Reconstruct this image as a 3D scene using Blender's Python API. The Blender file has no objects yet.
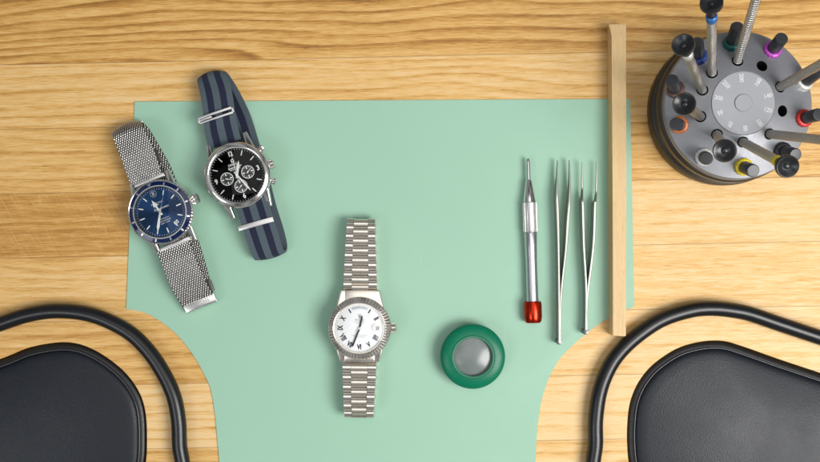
import bpy, bmesh, math, random
from mathutils import Vector, Matrix
random.seed(7)
PI = math.pi
scn = bpy.context.scene
COL = scn.collection
# ------------------------------------------------------------------ camera, light, exposure
H = 600.0          # camera height above the bench, mm
S = 0.62           # mm per photo pixel on the bench top
cd = bpy.data.cameras.new('camera'); cam = bpy.data.objects.new('camera', cd); COL.objects.link(cam)
cam.location = (0, 0, H/1000); cam.rotation_euler = (0, 0, 0)
cd.sensor_width = 36; cd.lens = 36*H/(820*S); cd.clip_start = 0.01; cd.clip_end = 20
scn.camera = cam
w = bpy.data.worlds.new('World'); scn.world = w; w.use_nodes = True
_t = w.node_tree; bg = _t.nodes['Background']; bg.inputs[1].default_value = 0.36
# noise of bright and dark patches, added to give the metals contrast in reflections
_c = _t.nodes.new('ShaderNodeTexCoord'); _n = _t.nodes.new('ShaderNodeTexNoise'); _n.inputs['Scale'].default_value = 4.2; _n.inputs['Detail'].default_value = 1.5
_r = _t.nodes.new('ShaderNodeValToRGB'); _t.links.new(_c.outputs['Generated'], _n.inputs['Vector']); _t.links.new(_n.outputs['Fac'], _r.inputs[0]); _t.links.new(_r.outputs[0], bg.inputs[0])
_e = _r.color_ramp.elements; _e[0].position = 0.38; _e[0].color = (0.05, 0.05, 0.055, 1); _e[1].position = 0.57; _e[1].color = (1.0, 1.0, 1.0, 1)
_m = _e.new(0.47); _m.color = (0.50, 0.53, 0.57, 1)

def area(name, loc, target, size, power, col):
    l = bpy.data.lights.new(name, 'AREA'); l.shape = 'RECTANGLE'; l.size = size[0]; l.size_y = size[1]; l.energy = power; l.color = col
    o = bpy.data.objects.new(name, l); COL.objects.link(o); o.location = loc
    o.rotation_euler = (Vector(target)-Vector(loc)).to_track_quat('-Z', 'Y').to_euler()
area('softbox_key', (0.64, -0.28, 0.95), (0.12, 0, 0), (0.55, 0.6), 13.5, (1, 0.985, 0.96))
area('softbox_fill', (-0.85, -0.55, 1.25), (-0.05, 0, 0), (0.5, 0.6), 4, (0.94, 0.97, 1))
area('added_overhead_panel', (0.12, 0.32, 1.9), (0.12, 0.32, 0), (1.3, 1.2), 6.0, (1, 0.99, 0.97))  # unseen panel added to brighten the metals and soften the shadows
scn.view_settings.view_transform = 'Standard'; scn.view_settings.look = 'None'
scn.view_settings.exposure = 0.05; scn.view_settings.gamma = 1.0
scn.cycles.use_denoising = True
scn.cycles.max_bounces = 8; scn.cycles.transparent_max_bounces = 12
scn.cycles.sample_clamp_indirect = 6

# ------------------------------------------------------------------ node helpers
class NT:
    def __init__(s, name):
        s.m = bpy.data.materials.new(name); s.m.use_nodes = True
        s.t = s.m.node_tree; s.p = s.t.nodes['Principled BSDF']
    def n(s, typ, **kw):
        nd = s.t.nodes.new(typ)
        for k, v in kw.items(): setattr(nd, k, v)
        return nd
    def put(s, sock, v):
        if v is None: return
        if isinstance(v, bpy.types.NodeSocket): s.t.links.new(v, sock)
        elif isinstance(v, (tuple, list)):
            sock.default_value = tuple(v) + ((1,) if len(sock.default_value) == 4 and len(v) == 3 else ())
        else: sock.default_value = v
    def math(s, op, a, b=None, c=None, clamp=False):
        nd = s.n('ShaderNodeMath', operation=op, use_clamp=clamp)
        s.put(nd.inputs[0], a); s.put(nd.inputs[1], b); s.put(nd.inputs[2], c)
        return nd.outputs[0]
    def comb(s, x, y, z=0.0):
        nd = s.n('ShaderNodeCombineXYZ'); s.put(nd.inputs[0], x); s.put(nd.inputs[1], y); s.put(nd.inputs[2], z); return nd.outputs[0]
    def noise(s, vec, scale=1.0, detail=2.0, rough=0.5, dist=0.0):
        nd = s.n('ShaderNodeTexNoise'); s.put(nd.inputs['Vector'], vec); nd.inputs['Scale'].default_value = scale
        nd.inputs['Detail'].default_value = detail; nd.inputs['Roughness'].default_value = rough; nd.inputs['Distortion'].default_value = dist
        return nd.outputs['Fac']
    def remap(s, v, a, b, c=0.0, d=1.0):
        nd = s.n('ShaderNodeMapRange'); s.put(nd.inputs[0], v)
        for i, x in enumerate((a, b, c, d)): s.put(nd.inputs[1+i], x)
        return nd.outputs[0]
    def mix(s, f, a, b, mode='MIX'):
        nd = s.n('ShaderNodeMix', data_type='RGBA', blend_type=mode)
        s.put(nd.inputs[0], f); s.put(nd.inputs[6], a); s.put(nd.inputs[7], b); return nd.outputs[2]
    def coord(s, kind='Object'):
        tc = s.n('ShaderNodeTexCoord'); mp = s.n('ShaderNodeVectorMath', operation='SCALE')
        s.t.links.new(tc.outputs[kind], mp.inputs[0]); mp.inputs['Scale'].default_value = 1000 if kind == 'Object' else 1
        return mp.outputs[0]
    def xyz(s, v):
        nd = s.n('ShaderNodeSeparateXYZ'); s.t.links.new(v, nd.inputs[0]); return nd.outputs
    def bump(s, h, strength=0.3, dist=0.1):
        nd = s.n('ShaderNodeBump'); s.put(nd.inputs['Height'], h); nd.inputs['Strength'].default_value = strength
        nd.inputs['Distance'].default_value = dist/1000; s.t.links.new(nd.outputs[0], s.p.inputs['Normal'])
    def base(s, col, rough=0.5, metal=0.0, **kw):
        s.put(s.p.inputs['Base Color'], col); s.put(s.p.inputs['Roughness'], rough); s.put(s.p.inputs['Metallic'], metal)
        for k, v in kw.items(): s.put(s.p.inputs[k.replace('_', ' ')], v)
        return s

def simple(name, col, rough, metal=0.0, nscale=0.6, var=0.16, rvar=0.35, bump=0.0, **kw):
    """a plain stuff with fine wear: colour and gloss vary a little over the surface"""
    a = NT(name); c = a.coord(); n1 = a.noise(c, nscale, 4, 0.6); n2 = a.noise(c, nscale*4.3, 3, 0.6)
    dark = tuple(x*(1-var) for x in col); lite = tuple(min(1, x*(1+var)) for x in col)
    a.base(a.mix(n1, dark, lite), a.remap(n2, 0.25, 0.75, rough*(1-rvar), min(1, rough*(1+rvar))), metal, **kw)
    if bump: a.bump(n2, bump, 0.05)
    return a.m

# wood of the bench: oak staves, grain along x
def oak(name, staves):
    a = NT(name); x, y, z = a.xyz(a.coord())[:3]
    v = a.math('SUBTRACT', y, a.math('MULTIPLY', x, 0.021))
    top, per = 428.3, 40.0
    rowf = a.math('DIVIDE', a.math('SUBTRACT', top, v), per)
    row = a.math('FLOOR', rowf)
    if staves:
        def ramp(vals):
            rp = a.n('ShaderNodeValToRGB'); rp.color_ramp.interpolation = 'CONSTANT'
            a.put(rp.inputs[0], a.math('DIVIDE', a.math('ADD', row, 0.5), 24.0))
            el = rp.color_ramp.elements
            while len(el) < len(vals): el.new(0.5)
            for i, c in enumerate(vals): el[i].position = i/24.0; el[i].color = (*c, 1)
            return rp.outputs[0]
        rr = random.Random(3)
        left = [(rr.uniform(.3, .7), rr.uniform(.3, .8), rr.random()) for _ in range(24)]
        right = [(rr.uniform(.3, .7), rr.uniform(.3, .8), rr.random()) for _ in range(24)]
        # (tone, partly light falloff: darker left and paler right, ring strength, offset); rows 7.. are the ones in view, row 8 starts under the first seam
        left[6] = right[6] = (.60, .95, .11); left[7] = right[7] = (.56, 1.0, .37)
        left[8] = right[8] = (.33, .55, .74); left[9] = (.46, .55, .21); right[9] = (.50, .5, .55)
        left[10] = (.78, .2, .63); right[10] = (.22, .35, .90); left[11] = (.40, .35, .41); right[11] = (.32, .25, .15)
        left[12] = (.50, .45, .82); right[12] = (.25, .3, .66); left[13] = (.12, .8, .29); right[13] = (.10, .55, .48)
        left[14] = (.42, .8, .95); right[14] = (.26, .6, .05)
        wn = a.n('ShaderNodeTexWhiteNoise', noise_dimensions='1D'); a.put(wn.inputs['W'], row)
        side = a.math('GREATER_THAN', x, a.math('MULTIPLY', a.math('SUBTRACT', wn.outputs[0], 0.5), 180))
        pr = a.mix(side, ramp(left), ramp(right)); sp = a.n('ShaderNodeSeparateColor'); a.t.links.new(pr, sp.inputs[0])
        tone, ringk, off = sp.outputs[:3]
        ft = a.math('FRACT', rowf); seam = a.math('MINIMUM', ft, a.math('SUBTRACT', 1.0, ft))
        seam = a.remap(seam, 0.0, 0.012, 1.0, 0.0)
    else:
        tone, ringk, off, seam = 0.1, 0.3, 0.5, None
        x, v = y, x
    offz = a.math('MULTIPLY', off, 91.7)
    big = a.noise(a.comb(a.math('MULTIPLY', x, 0.0042), a.math('MULTIPLY', v, 0.016), offz), 1, 2, 0.45)
    wob = a.noise(a.comb(a.math('MULTIPLY', x, 0.014), a.math('MULTIPLY', v, 0.09), offz), 1, 3, 0.55)
    ph = a.math('ADD', a.math('MULTIPLY', v, 0.15), a.math('ADD', a.math('MULTIPLY', big, 6.0), a.math('MULTIPLY', wob, 0.55)))
    fr = a.math('FRACT', ph)
    # early wood: slow rise then a sharp fall
    ring = a.math('MULTIPLY', a.math('POWER', fr, 2.6), a.remap(fr, 0.84, 1.0, 1.0, 0.0))
    patch = a.noise(a.comb(a.math('MULTIPLY', x, 0.012), a.math('MULTIPLY', v, 0.16), offz), 1, 3, 0.6)
    ring = a.math('MULTIPLY', a.math('MULTIPLY', ring, ringk), a.remap(patch, 0.3, 0.62, 0.25, 1.0))
    fib = a.noise(a.comb(a.math('MULTIPLY', x, 0.085), a.math('MULTIPLY', v, 1.5), offz), 1, 4, 0.65, 0.3)
    hair = a.noise(a.comb(a.math('MULTIPLY', x, 0.13), a.math('MULTIPLY', v, 2.9), offz), 1, 2, 0.6, 0.2)
    pore = a.remap(hair, 0.58, 0.70, 0.0, 1.0)
    pore = a.math('MULTIPLY', pore, a.math('ADD', 0.40, a.math('MULTIPLY', ring, 1.2)))
    bands = a.noise(a.comb(a.math('MULTIPLY', x, 0.012), a.math('MULTIPLY', v, 0.3), offz), 1, 4, 0.6, 0.4)
    f = a.math('ADD', a.math('SUBTRACT', a.math('MULTIPLY', tone, 0.72), 0.10), a.math('MULTIPLY', ring, 0.78))
    f = a.math('ADD', f, a.math('MULTIPLY', a.math('SUBTRACT', fib, 0.5), 0.95))
    f = a.math('ADD', f, a.math('MULTIPLY', a.math('SUBTRACT', bands, 0.5), 0.65))
    f = a.math('ADD', f, a.math('MULTIPLY', pore, 0.42), clamp=True)
    rp = a.n('ShaderNodeValToRGB'); a.put(rp.inputs[0], f); el = rp.color_ramp.elements
    el[0].position = 0.0; el[0].color = (0.75, 0.525, 0.26, 1); el[1].position = 1.0; el[1].color = (0.18, 0.07, 0.014, 1)
    e = el.new(0.25); e.color = (0.68, 0.41, 0.135, 1)
    e = el.new(0.55); e.color = (0.47, 0.235, 0.05, 1)
    colr = rp.outputs[0]
    if staves:
        # pale ray flecks across the one quarter sawn stave
        fl = a.noise(a.comb(a.math('ADD', a.math('MULTIPLY', x, 0.16), a.math('MULTIPLY', v, 0.09)), a.math('MULTIPLY', v, 0.012), offz), 1, 2, 0.5, 0.6)
        ln = a.math('ABSOLUTE', a.math('SUBTRACT', fl, 0.5)); ln = a.remap(ln, 0.0, 0.018, 0.45, 0.0)
        ln = a.math('MULTIPLY', ln, a.math('GREATER_THAN', tone, 0.75))
        colr = a.mix(ln, colr, (0.66, 0.43, 0.2))
        colr = a.mix(a.math('MULTIPLY', seam, 0.6), colr, (0.2, 0.1, 0.035))
    a.base(colr, a.remap(fib, 0.3, 0.7, 0.38, 0.55), 0.0)
    a.p.inputs['Specular IOR Level'].default_value = 0.35
    a.bump(a.math('SUBTRACT', a.math('MULTIPLY', fib, 0.6), a.math('ADD', pore, a.math('MULTIPLY', ring, 0.4))), 0.35, 0.12)
    return a.m

M = {}
M['oak'] = oak('oak_staves', True)
def pale_wood():
    a = NT('pale_beech'); x, y, z = a.xyz(a.coord())[:3]
    n = a.noise(a.comb(a.math('MULTIPLY', x, 0.9), a.math('MULTIPLY', y, 0.03), z), 1, 4, 0.6, 0.3)
    h = a.noise(a.comb(a.math('MULTIPLY', x, 2.2), a.math('MULTIPLY', y, 0.22), z), 1, 3, 0.6)
    f = a.math('ADD', a.math('MULTIPLY', n, 0.7), a.math('MULTIPLY', a.remap(h, .5, .7, 0, 1), 0.3), clamp=True)
    a.base(a.mix(f, (0.74, 0.54, 0.28), (0.46, 0.28, 0.10)), 0.5); a.bump(h, 0.25, 0.06); return a.m
M['beech'] = pale_wood()
def mint():
    a = NT('mint_sheet'); c = a.coord(); n = a.noise(c, 0.012, 3, 0.5); g = a.noise(c, 2.2, 4, 0.7)
    sm = a.noise(c, 0.05, 5, 0.6, 0.5)
    col = a.mix(n, (0.292, 0.50, 0.372), (0.322, 0.53, 0.40)); col = a.mix(a.remap(sm, 0.55, 0.8, 0, 0.22), col, (0.37, 0.54, 0.44))
    sc = a.noise(a.comb(a.math('MULTIPLY', a.xyz(c)[0], 0.9), a.math('MULTIPLY', a.math('ADD', a.xyz(c)[1], a.math('MULTIPLY', a.xyz(c)[0], 0.8)), 0.05)), 1, 3, 0.7, 0.6)
    scr = a.math('MULTIPLY', a.remap(sc, 0.66, 0.70, 0, 1), a.remap(a.noise(c, 0.02, 2), 0.5, 0.62, 0, 0.35))
    fl = a.remap(a.noise(c, 1.1, 2, 0.5), 0.74, 0.78, 0, 0.5)
    col = a.mix(scr, col, (0.50, 0.70, 0.58)); col = a.mix(fl, col, (0.24, 0.42, 0.32)); col = a.mix(a.math('MULTIPLY', g, 0.14), col, (0.2, 0.4, 0.3))
    a.base(col, a.remap(sm, 0.3, 0.7, 0.45, 0.66)); a.bump(g, 0.15, 0.06); return a.m
M['mint'] = mint()
def leather():
    a = NT('black_leather'); c = a.coord()
    vo = a.n('ShaderNodeTexVoronoi', feature='SMOOTH_F1'); a.put(vo.inputs['Vector'], c); vo.inputs['Scale'].default_value = 1.5
    vo.inputs['Smoothness'].default_value = 0.5
    n = a.noise(c, 0.6, 4, 0.7, 1.0); n2 = a.noise(c, 0.03, 3, 0.5)
    a.base(a.mix(n, (0.006, 0.008, 0.012), (0.015, 0.018, 0.025)), a.remap(n2, 0.3, 0.7, 0.36, 0.46))
    a.bump(a.math('ADD', a.math('MULTIPLY', vo.outputs['Distance'], -1.0), a.math('MULTIPLY', n, 0.5)), 0.5, 0.15)
    a.p.inputs['Specular IOR Level'].default_value = 0.3
    return a.m
M['leather'] = leather()
M['black_tube'] = simple('black_enamelled_tube', (0.005, 0.0055, 0.007), 0.32, 0.0, 0.3, 0.2, 0.15, 0.05)
M['black_edge'] = simple('black_pad_edge', (0.008, 0.008, 0.009), 0.42, 0.0, 0.3)
M['piping'] = simple('glossy_black_piping', (0.03, 0.032, 0.038), 0.22, 0.0, 0.5)
M['steel'] = simple('polished_steel', (0.78, 0.77, 0.75), 0.17, 1.0, 0.5, 0.05, 0.3)
M['steel_brushed'] = simple('brushed_steel', (0.66, 0.65, 0.64), 0.33, 1.0, 1.5, 0.1, 0.3, 0.15)
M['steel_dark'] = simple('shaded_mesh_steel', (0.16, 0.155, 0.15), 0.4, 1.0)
M['mesh_wire'] = simple('mesh_wire_steel', (0.64, 0.63, 0.61), 0.26, 1.0, 0.8, 0.1)
M['gold_white'] = simple('warm_white_gold', (0.88, 0.82, 0.74), 0.22, 1.0, 0.5, 0.05, 0.3)
M['gold_brushed'] = simple('warm_brushed_gold', (0.84, 0.77, 0.68), 0.27, 1.0, 1.2, 0.1, 0.3, 0.15)
M['dial_white'] = simple('white_enamel_dial', (0.88, 0.885, 0.89), 0.25, 0.0, 0.2, 0.02)
M['dial_black'] = simple('black_lacquer_dial', (0.006, 0.006, 0.007), 0.22, 0.0, 0.3)
def sunray():
    a = NT('blue_sunray_dial'); x, y, z = a.xyz(a.coord('Object'))[:3]
    ang = a.math('ARCTAN2', y, x); n = a.noise(a.comb(a.math('MULTIPLY', a.math('COSINE', ang), 9), a.math('MULTIPLY', a.math('SINE', ang), 9)), 1, 4, 0.7)
    a.base(a.mix(n, (0.004, 0.026, 0.085), (0.010, 0.050, 0.145)), 0.30, 0.85, Anisotropic=0.85)
    tn = a.n('ShaderNodeTangent', direction_type='RADIAL', axis='Z'); a.t.links.new(tn.outputs[0], a.p.inputs['Tangent']); return a.m
M['dial_blue'] = sunray()
M['bezel_blue'] = simple('blue_ceramic_bezel', (0.004, 0.014, 0.060), 0.10, 0.0, 0.3)
M['print_white'] = simple('white_printing', (0.75, 0.75, 0.73), 0.5)
M['print_faint'] = simple('worn_white_printing', (0.56, 0.57, 0.59), 0.5)
M['print_grey'] = simple('grey_printing', (0.30, 0.31, 0.33), 0.5)
M['print_black'] = simple('black_printing', (0.012, 0.012, 0.014), 0.35)
M['lume'] = simple('luminous_paint', (0.78, 0.80, 0.76), 0.45)
M['hand_black'] = simple('black_lacquer_hand', (0.012, 0.012, 0.016), 0.2)
def crystal():
    m = bpy.data.materials.new('watch_crystal'); m.use_nodes = True; t = m.node_tree; t.nodes.clear()
    o = t.nodes.new('ShaderNodeOutputMaterial'); mx = t.nodes.new('ShaderNodeMixShader'); fr = t.nodes.new('ShaderNodeFresnel'); fr.inputs[0].default_value = 1.33
    tr = t.nodes.new('ShaderNodeBsdfTransparent'); tr.inputs[0].default_value = (0.97, 0.98, 0.98, 1); gl = t.nodes.new('ShaderNodeBsdfGlossy'); gl.inputs['Roughness'].default_value = 0.03
    nz = t.nodes.new('ShaderNodeTexNoise'); nz.inputs['Scale'].default_value = 60
    ml = t.nodes.new('ShaderNodeMath'); ml.operation = 'MULTIPLY_ADD'; t.links.new(nz.outputs['Fac'], ml.inputs[0]); ml.inputs[1].default_value = 0.05; ml.inputs[2].default_value = 0.02
    t.links.new(ml.outputs[0], gl.inputs['Roughness'])
    t.links.new(fr.outputs[0], mx.inputs[0]); t.links.new(tr.outputs[0], mx.inputs[1]); t.links.new(gl.outputs[0], mx.inputs[2]); t.links.new(mx.outputs[0], o.inputs[0])
    return m
M['crystal'] = crystal()
def nato():
    a = NT('striped_nylon'); tc = a.n('ShaderNodeTexCoord'); u, v = a.xyz(tc.outputs['UV'])[:2]   # u mm along, v 0..1 across
    rp = a.n('ShaderNodeValToRGB'); rp.color_ramp.interpolation = 'CONSTANT'; a.put(rp.inputs[0], v); el = rp.color_ramp.elements
    g, b = (0.085, 0.118, 0.145, 1), (0.002, 0.007, 0.036, 1)
    while len(el) < 5: el.new(0.5)
    for i, (p, c) in enumerate(((0, g), (.18, b), (.39, g), (.61, b), (.82, g))): el[i].position = p; el[i].color = c
    wv = a.math('MULTIPLY', a.math('SINE', a.math('MULTIPLY', u, 7.8)), a.math('SINE', a.math('MULTIPLY', v, 120.0)))
    n = a.noise(tc.outputs['Object'], 900, 4, 0.7)
    a.base(a.mix(a.remap(a.math('ADD', wv, n), -0.8, 1.6, 0, 0.4), rp.outputs[0], (0.012, 0.014, 0.02), 'MIX'), 0.8)
    a.p.inputs['Sheen Weight'].default_value = 0.04
    a.bump(a.math('ADD', wv, n), 0.6, 0.22); return a.m
M['nato'] = nato()
M['green_plastic'] = simple('green_plastic', (0.0, 0.15, 0.075), 0.33, 0.0, 0.4, 0.12, 0.2, 0.0, Specular_IOR_Level=0.3)
M['green_rim'] = simple('pale_green_lip', (0.06, 0.24, 0.15), 0.35)  # lip a paler green than the housing
M['red_metal'] = simple('red_anodised_cap', (0.46, 0.022, 0.006), 0.2, 0.85, 0.6)
M['alu'] = simple('satin_aluminium', (0.62, 0.63, 0.65), 0.28, 1.0, 1.0, 0.06, 0.3, 0.1)
def knurl():
    a = NT('knurled_metal'); x, y, z = a.xyz(a.coord())[:3]
    ang = a.math('ARCTAN2', y, x)
    k1 = a.math('SINE', a.math('ADD', a.math('MULTIPLY', ang, 16), a.math('MULTIPLY', z, 5.2)))
    k2 = a.math('SINE', a.math('SUBTRACT', a.math('MULTIPLY', ang, 16), a.math('MULTIPLY', z, 5.2)))
    k = a.math('MULTIPLY', k1, k2)
    a.base(a.mix(a.remap(k, -1, 1, 0, 1), (0.26, 0.25, 0.235), (0.82, 0.80, 0.76)), 0.3, 1.0); a.bump(k, 0.6, 0.15); return a.m
M['knurl'] = knurl()
M['tweezer'] = simple('tweezer_steel', (0.45, 0.45, 0.41), 0.32, 1.0, 0.8, 0.15, 0.3, 0.1)
M['disc_grey'] = simple('satin_grey_anodised', (0.245, 0.25, 0.27), 0.42, 0.45, 0.25, 0.08, 0.2, 0.06)
M['dial_plate'] = simple('frosted_plate', (0.285, 0.29, 0.31), 0.5, 0.35, 0.4, 0.05, 0.2, 0.08)
M['stand_base'] = simple('dark_bronze_base', (0.028, 0.024, 0.020), 0.32, 0.1, 0.4, 0.2)
M['black_plastic'] = simple('black_plastic', (0.011, 0.012, 0.014), 0.3, 0.0, 0.6, 0.2)
M['black_cap'] = simple('black_anodised_cap', (0.030, 0.032, 0.037), 0.36, 0.0, 1.5, 0.2, 0.3, 0.2)
M['hole'] = simple('hole_black', (0.003, 0.003, 0.003), 0.6)
RING = dict(blue=(0.02, 0.14, 0.42), navy=(0.015, 0.05, 0.26), teal=(0.008, 0.11, 0.10), magenta=(0.50, 0.07, 0.50), white=(0.66, 0.66, 0.64),
            red=(0.60, 0.02, 0.02), black=(0.012, 0.012, 0.014), yellow=(0.72, 0.56, 0.015), orange=(0.62, 0.19, 0.06), brown=(0.12, 0.06, 0.045), steel=(0.5, 0.48, 0.45))
for k, c in RING.items(): M['ring_'+k] = simple('ring_'+k, c, 0.35, 0.2, 1.2)

# ------------------------------------------------------------------ geometry helpers (all lengths mm)
def P(px, py, z=0.0):
    k = S*(H-z)/H
    return Vector(((px-410)*k, (231-py)*k, z))
MAT = {}      # object -> world matrix in mm
def empty(name, loc, rz=0.0, rot=None):
    o = bpy.data.objects.new(name, None); COL.objects.link(o); o.empty_display_size = 0.01
    R_ = (rot.to_4x4() if rot else Matrix.Rotation(rz, 4, 'Z'))
    o.rotation_euler = R_.to_euler(); o.location = Vector(loc)/1000
    MAT[o] = Matrix.Translation(Vector(loc)) @ R_
    return o
def tag(o, label=None, cat=None, group=None, kind=None):
    if label: o['label'] = label
    if cat: o['category'] = cat
    if group: o['group'] = group
    if kind: o['kind'] = kind
    return o
def obj(name, bm, mats, parent=None, smooth=35, world=False, origin=None, recalc=True):
    """link bm as one mesh; world=True means its coordinates are world mm and parent's matrix is undone"""
    if recalc: bmesh.ops.recalc_face_normals(bm, faces=bm.faces)
    if world and parent is not None:
        g = parent; top = MAT.get(g)
        bm.transform(top.inverted())
    if origin is not None: bm.transform(Matrix.Translation(-Vector(origin)))
    bm.transform(Matrix.Scale(0.001, 4))
    me = bpy.data.meshes.new(name); bm.to_mesh(me); bm.free()
    for m in (mats if isinstance(mats, (list, tuple)) else [mats]): me.materials.append(M[m] if isinstance(m, str) else m)
    if smooth is not None:
        me.shade_smooth()
        try: me.set_sharp_from_angle(angle=math.radians(smooth))
        except Exception: pass
    o = bpy.data.objects.new(name, me); COL.objects.link(o)
    if parent is not None: o.parent = parent; MAT[o] = MAT[parent]
    if origin is not None: o.location = Vector(origin)/1000; MAT[o] = Matrix.Translation(Vector(origin))
    return o
def new(): return bmesh.new()
def lathe(bm, prof, seg=64, M4=None, mi=None, mod=None, cap=True):
    """prof: list of (r, z); mod(i_profile, angle)->(dr,dz)"""
    rings = []
    for i, (r, z) in enumerate(prof):
        if r < 1e-6: rings.append([bm.verts.new((0, 0, z))]); continue
        rg = []
        for k in range(seg):
            a = 2*PI*k/seg; dr, dz = mod(i, a) if mod else (0, 0)
            rg.append(bm.verts.new(((r+dr)*math.cos(a), (r+dr)*math.sin(a), z+dz)))
        rings.append(rg)
    fs = []
    for A, B in zip(rings, rings[1:]):
        if len(A) == 1 and len(B) == 1: continue
        for k in range(seg):
            k2 = (k+1) % seg
            vs = [A[0], B[k2], B[k]] if len(A) == 1 else ([A[k], A[k2], B[0]] if len(B) == 1 else [A[k], A[k2], B[k2], B[k]])
            fs.append(bm.faces.new(vs))
    if cap:
        for rg in (rings[0], rings[-1]):
            if len(rg) > 1: fs.append(bm.faces.new(rg))
    if mi is not None:
        for f in fs: f.material_index = mi
    if M4 is not None:
        vs = [v for rg in rings for v in rg]; bmesh.ops.transform(bm, matrix=M4, verts=vs)
    return fs
def hexa(bm, p, bevel=0.0, seg=2):
    """p: 8 points, bottom 4 then top 4, same winding"""
    vs = [bm.verts.new(q) for q in p]
    fs = [bm.faces.new([vs[i] for i in idx]) for idx in ((3,2,1,0), (4,5,6,7), (0,1,5,4), (1,2,6,5), (2,3,7,6), (3,0,4,7))]
    if bevel:
        es = list({e for f in fs for e in f.edges})
        bmesh.ops.bevel(bm, geom=es, offset=bevel, segments=seg, affect='EDGES', profile=0.6)
    return fs
def box(bm, c, s, M4=None, bevel=0.0, seg=2):
    pts = [Vector((c[0]+sx*s[0]/2, c[1]+sy*s[1]/2, c[2]+sz*s[2]/2)) for sz in (-1, 1) for sx, sy in ((-1,-1), (1,-1), (1,1), (-1,1))]
    if M4 is not None: pts = [M4 @ q for q in pts]
    return hexa(bm, pts, bevel, seg)
def cr(pts, n, closed=False):
    """Catmull-Rom through pts (any dimension tuples), n steps per span"""
    pts = [Vector(p) for p in pts]; out = []; N = len(pts)
    for i in range(N if closed else N-1):
        if closed: a, b, c, d = (pts[(i+k-1) % N] for k in range(4))
        else: a, b, c, d = pts[max(i-1, 0)], pts[i], pts[i+1], pts[min(i+2, N-1)]
        for k in range(n):
            t = k/n; t2 = t*t; t3 = t2*t
            out.append(0.5*((2*b)+(c-a)*t+(2*a-5*b+4*c-d)*t2+(3*b-a-3*c+d)*t3))
    if not closed: out.append(pts[-1])
    return out
def resample(pts, step=None, n=None, closed=False):
    q = pts+[pts[0]] if closed else pts
    d = [0.0]
    for a, b in zip(q, q[1:]): d.append(d[-1]+(b-a).length)
    L = d[-1]; n = n or max(2, int(round(L/step))); out = []; j = 0
    for k in range(n if closed else n+1):
        s = L*k/n
        while j < len(d)-2 and d[j+1] < s: j += 1
        t = (s-d[j])/max(1e-9, d[j+1]-d[j]); out.append(q[j].lerp(q[j+1], min(1, t)))
    return out, L
def tube(bm, pts, r, seg=16, rf=None):
    """round bar along 3-d points, ends capped"""
    up = Vector((0, 0, 1)); rings = []
    for i, p in enumerate(pts):
        t = (pts[min(i+1, len(pts)-1)]-pts[max(i-1, 0)]).normalized()
        s = t.cross(up)
        if s.length < 1e-3: s = Vector((1, 0, 0))
        s.normalize(); u = s.cross(t).normalized(); rr_ = rf(i/(len(pts)-1)) if rf else r
        rings.append([bm.verts.new(p+s*math.cos(2*PI*k/seg)*rr_+u*math.sin(2*PI*k/seg)*rr_) for k in range(seg)])
    for A, B in zip(rings, rings[1:]):
        for k in range(seg): bm.faces.new([A[k], A[(k+1) % seg], B[(k+1) % seg], B[k]])
    bm.faces.new(rings[0]); bm.faces.new(rings[-1][::-1])
def prism(outline, holes, z0, z1, bev=0.0, bseg=2):
    """flat plate from 2-d outlines through a filled curve"""
    cu = bpy.data.curves.new('outline', 'CURVE'); cu.dimensions = '2D'; cu.fill_mode = 'BOTH'
    for o_ in [outline]+holes:
        sp = cu.splines.new('POLY'); sp.points.add(len(o_)-1); sp.use_cyclic_u = True
        for i, p in enumerate(o_): sp.points[i].co = (p[0], p[1], 0, 1)
    cu.extrude = (z1-z0)/2-bev; cu.bevel_depth = bev; cu.bevel_resolution = bseg; cu.offset = -bev
    ob = bpy.data.objects.new('outline', cu); COL.objects.link(ob)
    dg = bpy.context.evaluated_depsgraph_get(); me = bpy.data.meshes.new_from_object(ob.evaluated_get(dg))
    bm = new(); bm.from_mesh(me); bpy.data.objects.remove(ob); bpy.data.meshes.remove(me); bpy.data.curves.remove(cu)
    bmesh.ops.remove_doubles(bm, verts=bm.verts, dist=0.002)
    bm.transform(Matrix.Translation((0, 0, (z0+z1)/2)))
    return bm
def text_bm(s, size, M4=None, depth=0.04, spacing=1.0, shear=0.0, bold=0.0):
    cu = bpy.data.curves.new('t', 'FONT'); cu.body = s; cu.size = size; cu.extrude = depth; cu.align_x = 'CENTER'; cu.align_y = 'CENTER'
    cu.space_character = spacing; cu.shear = shear; cu.offset = bold; cu.resolution_u = 2
    ob = bpy.data.objects.new('t', cu); COL.objects.link(ob)
    dg = bpy.context.evaluated_depsgraph_get(); me = bpy.data.meshes.new_from_object(ob.evaluated_get(dg))
    bm = new(); bm.from_mesh(me); bpy.data.objects.remove(ob); bpy.data.meshes.remove(me); bpy.data.curves.remove(cu)
    if M4 is not None: bm.transform(M4)
    return bm
def add_bm(dst, src):
    me = bpy.data.meshes.new('x'); src.to_mesh(me); src.free(); dst.from_mesh(me); bpy.data.meshes.remove(me)
T = Matrix.Translation
def RZ(deg): return Matrix.Rotation(math.radians(deg), 4, 'Z')

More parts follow.
